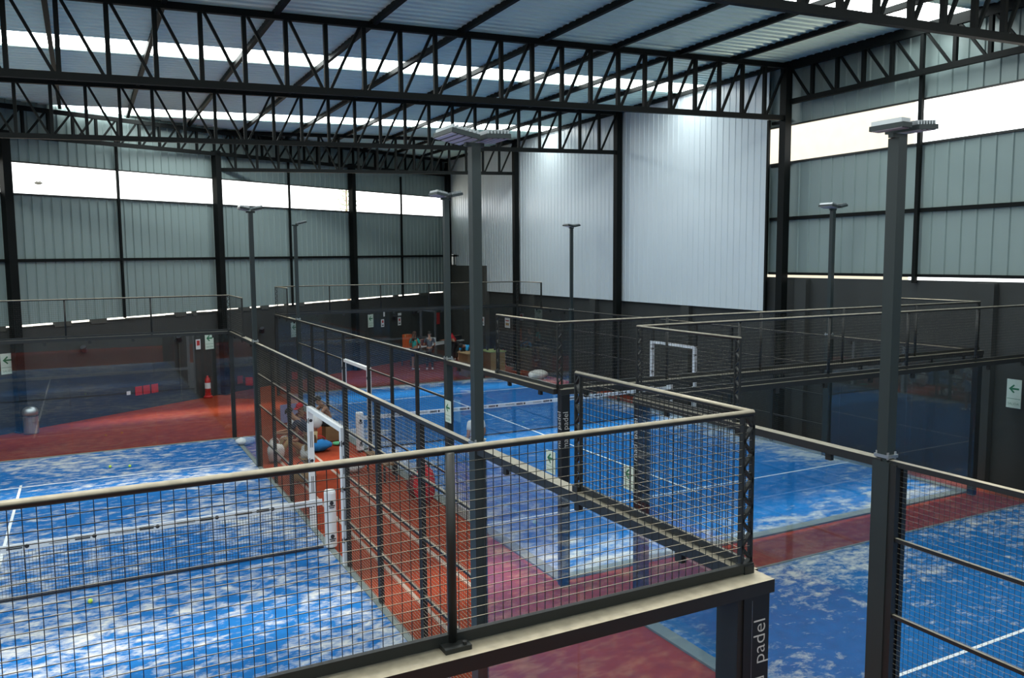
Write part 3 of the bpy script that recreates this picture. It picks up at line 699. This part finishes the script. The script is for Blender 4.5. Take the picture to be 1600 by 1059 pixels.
def person(label, pos, yaw, J, shirt, legs, hair='hair', long_legs=True, sleeve='short', cap=None, longhair=False, shoes='whitec', z0=0.):
    """J: joints in the person's own frame (x right, y ahead, z up)"""
    R = Matrix.Rotation(yaw, 3, 'Z'); P = Vector(pos)
    g = lambda q: P + R @ Vector(q)
    t = thing('person', label, 'person', pos)
    j = {k: g(v) for k, v in J.items()}
    head = j['head']; up = (head-j['neck']).normalized(); fwd = (R @ Vector(J.get('look', (0, 1, 0)))).normalized(); fwd = (fwd-up*fwd.dot(up)).normalized(); rt = fwd.cross(up)
    V = []; E_ = []
    def add(p, r, par=None):
        V.append((*p, r)); i = len(V)-1
        if par is not None: E_.append((par, i))
        return i
    pel = add(j['pelvis'], .125); belly = add(j['pelvis'].lerp(j['chest'], .5), (.125, .105), pel); ch = add(j['chest'], (.15, .115), belly)
    nk = add(j['neck'], .058, ch); h1 = add(head-up*.04+fwd*.015, (.068, .078), nk); h2 = add(head+up*.04, (.078, .092), h1); h3 = add(head+up*.105-fwd*.01, .055, h2)
    add(head+fwd*.108-up*.01, .013, h1)                                     # nose
    for s in (-1, 1): add(head+rt*(.084*s)-up*.005-fwd*.01, .016, h2)       # ears
    for s, k in ((-1, 'L'), (1, 'R')):
        sh = add(j['sh'+k], .058, ch); el = add(j['el'+k], .041, sh); wr = add(j['wr'+k], .029, el)
        d = (j['wr'+k]-j['el'+k]).normalized(); sd_ = d.cross(Vector((0,0,1))) if abs(d.z) < .9 else d.cross(fwd)
        sd_ = sd_.normalized(); nn = d.cross(sd_).normalized()
        pa = add(j['wr'+k]+d*.06, (.036, .02), wr)
        for f, ln in ((-.03, .07), (-.01, .085), (.01, .09), (.03, .075)):
            a = add(j['wr'+k]+d*(.06+ln*.55)+sd_*f, .0095, pa); add(j['wr'+k]+d*(.06+ln)+sd_*f+nn*.022, .008, a)
        a = add(j['wr'+k]+d*.05+sd_*.05, .0105, wr); add(j['wr'+k]+d*.085+sd_*.06+nn*.012, .009, a)
        hp = add(j['hip'+k], .088, pel); kn = add(j['kn'+k], .058, hp); an = add(j['an'+k], .04, kn)
        add(j['toe'+k], .032, an)
    skin_mesh('body', V, E_, M['skin'], t)
    # clothes
    if shirt:
        V = []; E_ = []
        a = add(j['pelvis'].lerp(j['chest'], .08), .142); b = add(j['pelvis'].lerp(j['chest'], .5), (.142, .122), a); c = add(j['chest'], (.166, .132), b); add(j['chest'].lerp(j['neck'], .62), .09, c)
        for k in 'LR':
            s_ = add(j['sh'+k], .072, c); e = j['sh'+k].lerp(j['el'+k], .75); e_ = add(e, .058, s_)
            if sleeve == 'long': q = add(j['el'+k], .053, e_); add(j['wr'+k].lerp(j['el'+k], .12), .04, q)
        skin_mesh('shirt', V, E_, M[shirt], t)
    V = []; E_ = []
    a = add(j['pelvis']+(j['chest']-j['pelvis'])*.1, .140)
    for k in 'LR':
        h = add(j['hip'+k], .102, a)
        if long_legs: kn = add(j['kn'+k], .073, h); add(j['an'+k].lerp(j['kn'+k], .06), .058, kn)
        else: add(j['hip'+k].lerp(j['kn'+k], .82), .083, h)
    skin_mesh('trousers' if long_legs else 'shorts', V, E_, M[legs], t)
    for k in 'LR':
        V = []; E_ = []; d = (j['toe'+k]-j['an'+k])
        a = add(j['an'+k]-Vector((0,0,.02))-d*.25, .046); b = add(j['an'+k].lerp(j['toe'+k], .5)-Vector((0,0,.01)), .044, a); add(j['toe'+k]+d*.1, .036, b)
        skin_mesh('shoe', V, E_, M[shoes], t)
    # hair, eyes, mouth
    mb = MB(); c = head+up*.055-fwd*.02; n = 14
    k0 = len(mb.v)
    for a in range(7):
        ph = PI/2*(1-a/6*1.25)
        for i in range(n):
            th = 2*PI*i/n; rad = math.cos(ph)*1.0
            p = c + rt*(.098*rad*math.cos(th)) + fwd*(.108*rad*math.sin(th)) + up*(.098*math.sin(ph))
            if a >= 5 and math.sin(th) > .15: p += up*.035*(a-4) - fwd*.012
            mb.v.append(tuple(p))
    for a in range(6):
        for i in range(n): mb.f.append((k0+a*n+i, k0+a*n+(i+1) % n, k0+(a+1)*n+(i+1) % n, k0+(a+1)*n+i))
    if longhair:
        mb.tube(head-fwd*.09+up*.04, head-fwd*.13-up*.28, .085, 10, .05)
    mb.build('hair', M[hair], t, smooth=True)
    for s in (-1, 1): MB().ball(head+fwd*.086+rt*(.032*s)+up*.012, .011, 8).build('eye', M['ink'], t)
    MB().bar(head+fwd*.083-up*.055-rt*.022, head+fwd*.083-up*.055+rt*.022, .012, .01).build('mouth', M['maroon'], t)
    if cap:
        mb = MB(); c = head+up*.065-fwd*.015; k0 = len(mb.v)
        for a in range(6):
            ph = PI/2*(1-a/5*.98)
            for i in range(n):
                th = 2*PI*i/n; mb.v.append(tuple(c + rt*(.106*math.cos(ph)*math.cos(th)) + fwd*(.116*math.cos(ph)*math.sin(th)) + up*(.108*math.sin(ph))))
        for a in range(5):
            for i in range(n): mb.f.append((k0+a*n+i, k0+a*n+(i+1) % n, k0+(a+1)*n+(i+1) % n, k0+(a+1)*n+i))
        mb.prism([(-.08, .09), (.08, .09), (.075, .17), (.04, .2), (-.04, .2), (-.075, .17)], c+up*.0, rt, fwd, up, .012)
        mb.build('cap', M[cap], t, smooth=False)
    return t
def pose(**kw):
    J = dict(pelvis=(0,0,.95), chest=(0,0,1.26), neck=(0,.0,1.47), head=(0,.02,1.60), shL=(-.18,0,1.41), shR=(.18,0,1.41), elL=(-.25,-.02,1.12), elR=(.25,-.02,1.12),
             wrL=(-.24,.10,.88), wrR=(.24,.10,.88), hipL=(-.09,0,.90), hipR=(.09,0,.90), knL=(-.11,.03,.49), knR=(.11,.03,.49), anL=(-.12,0,.08), anR=(.12,0,.08), toeL=(-.14,.15,.035), toeR=(.14,.15,.035))
    J.update(kw); return J
bent = pose(pelvis=(0,-.10,.90), chest=(0,.10,1.16), neck=(0,.26,1.32), head=(0,.36,1.42), look=(0,1,-.6), shL=(-.18,.21,1.27), shR=(.18,.21,1.27), elL=(-.22,.36,1.02), elR=(.22,.36,1.02),
            wrL=(-.12,.60,1.0), wrR=(.12,.60,1.0), hipL=(-.09,-.08,.86), hipR=(.09,-.08,.86))
deep = pose(pelvis=(0,-.18,.90), chest=(0,.08,1.14), neck=(0,.28,1.20), head=(0,.40,1.20), look=(0,.4,-1), shL=(-.18,.22,1.15), shR=(.18,.22,1.15), elL=(-.2,.34,.90), elR=(.2,.34,.90),
            wrL=(-.12,.46,.70), wrR=(.12,.46,.70), hipL=(-.09,-.16,.86), hipR=(.09,-.16,.86))
sit = pose(pelvis=(0,-.1,.14), chest=(0,-.04,.46), neck=(0,.03,.66), head=(0,.08,.78), shL=(-.18,.0,.60), shR=(.18,.0,.60), elL=(-.26,.16,.38), elR=(.26,.16,.38), wrL=(-.12,.36,.42), wrR=(.12,.36,.42),
           hipL=(-.09,-.06,.12), hipR=(.09,-.06,.12), knL=(-.17,.33,.42), knR=(.17,.33,.42), anL=(-.13,.52,.08), anR=(.13,.52,.08), toeL=(-.13,.67,.035), toeR=(.13,.67,.035))
chair_sit = pose(pelvis=(0,-.1,.52), chest=(0,.02,.82), neck=(0,.14,1.0), head=(0,.22,1.1), look=(0,1,-.5), shL=(-.18,.08,.95), shR=(.18,.08,.95), elL=(-.28,.26,.78), elR=(.28,.26,.78), wrL=(-.1,.45,.82), wrR=(.1,.45,.82),
           hipL=(-.09,-.06,.50), hipR=(.09,-.06,.50), knL=(-.13,.36,.50), knR=(.13,.36,.50), anL=(-.12,.36,.08), anR=(.12,.36,.08), toeL=(-.12,.5,.035), toeR=(.12,.5,.035))
A_ = math.radians
person('person in navy shirt and khaki trousers leaning forward beside the orange corridor fence', (.85, 15.0, 0), A_(70), bent, 'navy', 'khaki', shoes='tan')
person('person in maroon shirt with white cap sitting on the orange corridor floor', (1.15, 17.2, 0), A_(100), sit, 'maroon', 'tan', cap='whitec')
person('person with red cap and dark red shirt sitting furthest back in the corridor', (1.75, 19.3, 0), A_(120), sit, 'maroon', 'darkc', cap='redc', long_legs=False)
person('bare-chested person with dark shorts sitting on a wooden stool box by the middle court fence', (2.2, 18.35, 0), A_(90), chair_sit, None, 'darkc', long_legs=False, shoes='darkc')
person('person in white shirt standing in the middle court behind the central pole', (3.93, 12.4, 0), A_(20), pose(), 'whitec', 'whitec', long_legs=False)
person('long-haired person in teal top and dark shorts standing near the far table', (9.44, 30.6, 0), A_(-50), pose(wrL=(-.1,.28,1.08), wrR=(.12,.28,1.02), elR=(.26,.05,1.1)), 'teal', 'navy', hair='brownhair', long_legs=False, longhair=True)
person('person in grey-blue shirt and dark trousers standing beside the long-haired one', (10.05, 30.35, 0), A_(-20), pose(wrL=(-.1,.3,1.1), wrR=(.14,.3,1.0)), 'greyblue', 'darkc')
person('person in red shirt leaning at the far table behind the poles', (12.35, 32.9, 0), A_(40), bent, 'redc', 'darkc')
person('person in bright blue shirt bending over beside the brown desk', (11.2, 28.75, 0), A_(115), deep, 'blue', 'darkc')
# ------------------------------------------------------------------ things in the corridor
def soft(mb, c, r, sc, seed, amp=.12, n=16):
    random.seed(seed); k = len(mb.v); mb.ball(c, r, n, sc)
    for i in range(k, len(mb.v)):
        v = Vector(mb.v[i])-Vector(c); f = 1+amp*math.sin(v.x*23+seed)*math.cos(v.y*19+seed*2)+random.uniform(-amp, amp)*.3
        w = Vector(c)+v*f; w.z = max(w.z, .003); mb.v[i] = tuple(w)
    return mb
def crate(name, label, cat, p, w, d, h, m, rot=BT, parts=True):
    p = Vector(p); u = Vector((math.cos(rot), math.sin(rot), 0)); v = Vector((-u.y, u.x, 0)); z = Vector((0,0,1))
    t = thing(name, label, cat, p)
    MB().prism([(-w/2, -d/2), (w/2, -d/2), (w/2, d/2), (-w/2, d/2)], p, u, v, z, h).build('box_body', M[m], t)
    if parts:
        MB().prism([(-w/2-.004, -.03), (w/2+.004, -.03), (w/2+.004, .03), (-w/2-.004, .03)], p+z*(h-.12), u, v, z, .123).build('tape', M['tan'], t)
    return t
def bag(label, p, sc, m, strap='ink', seed=1, r=.25, amp=.14):
    p = Vector(p); t = thing('sports_bag', label, 'bag', p)
    soft(MB(), p+Vector((0,0,r*sc[2]*.9)), r, sc, seed, amp, 20).build('bag_body', M[m], t, smooth=True)
    pts = [p+Vector((sc[0]*r*.6*math.cos(a), 0, r*sc[2]*1.75+.13*math.sin(a))) for a in [PI*i/8 for i in range(9)]]
    MB().path(pts, .012, 6).build('carry_strap', M[strap], t)
    MB().bar(p+Vector((-sc[0]*r*.6, 0, r*sc[2]*1.9)), p+Vector((sc[0]*r*.6, 0, r*sc[2]*1.9)), .02, .015).build('zip', M['ink'], t)
    return t
bag('bright blue sports bag lying beside the white door frame post', (1.62, 17.2, 0), (1.7, 1., .7), 'royal', 'redc', 2, .22)
bag('white plastic bag on the floor left of the leaning person', (.42, 16.6, 0), (1., .9, 1.3), 'whitec', 'whitec', 3, .2, .22)
bag('red backpack standing against the middle court fence in the corridor', (2.36, 11.55, 0), (.75, .7, 1.5), 'redc', 'ink', 4, .28)
bag('dark red bag on the floor behind the red backpack', (2.38, 12.1, 0), (.8, .8, 1.1), 'maroon', 'ink', 5, .22)
bag('tan bag on the corridor floor in front of the leaning person', (.62, 14.45, 0), (1.1, .9, .8), 'tan', 'ink', 6, .24)
bag('white and red bag lying in the middle of the corridor', (1.78, 14.7, 0), (1.5, .8, .6), 'whitec', 'redc', 7, .2)
mb = soft(MB(), Vector((.82, 14.95, .5)), .2, (.8, 1., .8), 9, .24, 20)
tg = thing('folding_stool', 'folding stool covered by a crumpled white towel near the corridor door', 'stool', (.82, 14.95, 0))
mb.build('towel', M['whitec'], tg, smooth=True)
for a, b in ((-.16, .16), (.16, -.16)):
    for y in (-.16, .16): MB().tube((.82+a, 14.95+y, .0), (.82+b, 14.95+y, .40), .012, 8).build('leg', M['steel'], tg)
MB().box((.66, 14.79, .39), (.98, 15.11, .41)).build('seat', M['tan'], tg)
tag(soft(MB(), Vector((1.85, 18.1, .62)), .2, (.8, .6, 1.1), 12, .1).build('towel', M['whitec'], smooth=True), 'bundled white towel held up in front of the bare-chested person', 'towel')
crate('stool_box', 'brown wooden stool box under the bare-chested person', 'stool', (2.3, 18.35, 0), .4, .4, .40, 'wood', 0, False)
tr = thing('padel_racket', 'mint green padel racket lying by the feet of the bare-chested person', 'racket', (2.3, 17.7, 0))
MB().prism([(.13*math.cos(a*PI/10), .15*math.sin(a*PI/10)+.02) for a in range(20)], (2.3, 17.7, .01), (1,0,0), (0,1,0), (0,0,1), .035).build('racket_face', M['green'], tr)
MB().tube((2.3, 17.57, .03), (2.3, 17.36, .03), .017, 8).build('handle', M['ink'], tr)
tb = thing('bench', 'low brown bench along the middle court fence in the corridor', 'bench', (2.3, 13.9, 0))
for i in range(3): MB().box((2.12+.12*i, 13.3, .40), (2.22+.12*i, 14.7, .44)).build('seat_slat', M['wood'], tb)
for y in (13.4, 14.6):
    for x in (2.15, 2.43): MB().box((x-.02, y-.02, 0), (x+.02, y+.02, .40)).build('leg', M['ink'], tb)
tag(MB().bar((1.55, 21.3, .29), (2.1, 21.4, .29), .02, .56).build('folded_mat', M['lav']), 'lavender folded mat standing behind the seated people', 'mat')
tag(soft(MB(), Vector((12.95, 25.6, .16)), .34, (1.3, .9, .6), 15, .06).build('sack', M['whitec'], smooth=True), 'white sack lying on the red floor beside the right wall', 'sack')
tag(soft(MB(), Vector((.1, 18.9, .1)), .2, (1.3, 1., .55), 16, .12).build('towel', M['whitec'], smooth=True), 'pale crumpled cloth on the floor at the far corner of the left court', 'cloth')
# ------------------------------------------------------------------ far corner furniture
tt = thing('counter_table', 'long pale table along the back wall in the far corner', 'table', back(-2.6, 0, -1.0))
c0, c1 = back(-5.6, 0, -1.3), back(-.6, 0, -1.3)
MB().bar(c0+Vector((0,0,.83)), c1+Vector((0,0,.83)), .7, .05).build('table_top', M['white'], tt)
MB().bar(c0+Vector((0,0,.42))-BN*.3, c1+Vector((0,0,.42))-BN*.3, .03, .78).build('front_panel', M['concrete_raw'], tt)
for q in (.02, .5, .98): MB().bar(c0.lerp(c1, q)+BN*.25, c0.lerp(c1, q)+BN*.25+Vector((0,0,.8)), .06, .06).build('leg', M['ink'], tt)
bp_ = lambda s, o=-1.3: back(s, .856, o)
crate('storage_box', 'orange and red box standing on the left end of the far table', 'box', bp_(-5.35), .4, .35, .62, 'orange')
crate('storage_box', 'small dark red box lying on the far table', 'box', bp_(-4.1), .6, .35, .28, 'maroon')
crate('storage_box', 'cream box with dark side on the far table behind the long-haired person', 'box', bp_(-3.5), .4, .3, .3, 'whitec')
crate('storage_box', 'small tan box on the far table between the standing people and poles', 'box', bp_(-1.9), .35, .3, .3, 'tan')
crate('storage_box', 'black box on the far table next to the seated red shirt', 'box', bp_(-1.25), .5, .3, .22, 'ink')
td = thing('reception_desk', 'brown wooden desk with olive green top in front of the far corner', 'desk', (11.7, 27.6, 0))
MB().box((10.55, 27.35, 0), (11.15, 27.4, .95)).build('left_panel', M['wood'], td)
MB().box((11.62, 27.3, 0), (12.3, 27.36, .98)).build('right_panel', M['card'], td)
MB().box((11.62, 27.36, 0), (11.68, 28.3, .98)).build('side_panel', M['wood'], td)
MB().box((11.55, 27.28, .98), (12.35, 28.35, 1.02)).build('desk_top', M['olive'], td)
MB().box((10.5, 27.33, .95), (11.2, 28.3, .99)).build('desk_top', M['card'], td)
MB().box((10.55, 27.4, 0), (10.6, 28.25, .95)).build('side_panel', M['wood'], td)
for (x, y, h, m, lb) in ((11.75, 27.9, .26, 'ink', 'dark bottle on the olive green desk top nearer the pole'), (12.05, 27.8, .2, 'ink', 'shorter dark bottle on the olive green desk top')):
    b_ = MB().lathe((x, y, 1.02), [(.04, 0), (.042, .02), (.042, h*.6), (.015, h*.8), (.015, h)], 14).build('bottle', M[m], smooth=True); tag(b_, lb, 'bottle')
# bird and tree seen through the back strip
tb_ = thing('bird', 'tiny bird in the white sky of the left back opening', 'bird', (-5.50, 50.0, 9.38))
MB().ball((-5.50, 50, 9.38), .13, 10, (1.6, .8, .7)).build('body', M['concrete_raw'], tb_, smooth=True)
for s in (-1, 1): MB().prism([(0, 0), (.32, .06), (.34, .1), (.05, .14)], (-5.50, 50, 9.38+.05), (s*.9, 0, .35), (0, 1, 0), (0, 0, 1), .03).build('wing', M['concrete_raw'], tb_)
tp = back(8.4, 0, 14); tt_ = thing('pine_tree', 'sparse pine top behind the back opening next to a black column', 'tree', tp)
random.seed(5)
MB().tube(tp, tp+Vector((0,0,11.5)), .14, 8, .03).build('trunk', M['wood'], tt_)
mb = MB()
for k in range(15):
    z = 7.2+k*.3
    for a in range(5):
        th = 2*PI*(a+.37*k)/5; ln = .6*(1.3-k/15)
        p0 = tp+Vector((0,0,z)); p1 = p0+Vector((math.cos(th)*ln, math.sin(th)*ln, .15)); p2 = p1+Vector((math.cos(th)*ln*.3, math.sin(th)*ln*.3, .28))
        mb.path([p0, p1, p2], .03, 5)
mb.build('branches', M['sage'], tt_)
# ------------------------------------------------------------------ outside
M['ground'] = mat('dusty_ground', (.45, .42, .37, 1), .95, noise=.1)
struct(MB().box((-90, -60, -.5), (90, 120, -.21)).build('ground', M['ground']))
mb = MB(); mb.prism([(24, 16.8), (32, 22.7), (32, 60), (24, 60)], (0,0,-1), (1,0,0), (0,1,0), (0,0,1), 17); ob = tag(mb.build('neighbour_building', M['cream']), 'sunlit cream building seen through the open strip of the right wall', 'building')

# ------------------------------------------------------------------ light
W = bpy.data.worlds.new('world'); S.world = W; W.use_nodes = True
bg = W.node_tree.nodes['Background']; bg.inputs[0].default_value = (.97, 1., 1.0, 1); bg.inputs[1].default_value = 3.2
sd = bpy.data.lights.new('sun', 'SUN'); sd.energy = 14; sd.angle = .10; sd.color = (1, .93, .82)
so = bpy.data.objects.new('sun', sd); COL.objects.link(so)
sdir = Vector((.04, .09, 1)).normalized()            # towards the sun: nearly overhead
so.rotation_euler = sdir.to_track_quat('Z', 'Y').to_euler()
S.cycles.max_bounces = 8; S.cycles.diffuse_bounces = 4; S.cycles.glossy_bounces = 4; S.cycles.transparent_max_bounces = 40
S.cycles.use_denoising = True; S.cycles.caustics_reflective = False; S.cycles.caustics_refractive = False
S.cycles.sample_clamp_indirect = 6
vs = S.view_settings; vs.view_transform = 'Standard'; vs.look = 'None'; vs.exposure = 0.0; vs.gamma = 1; vs.use_curve_mapping = False
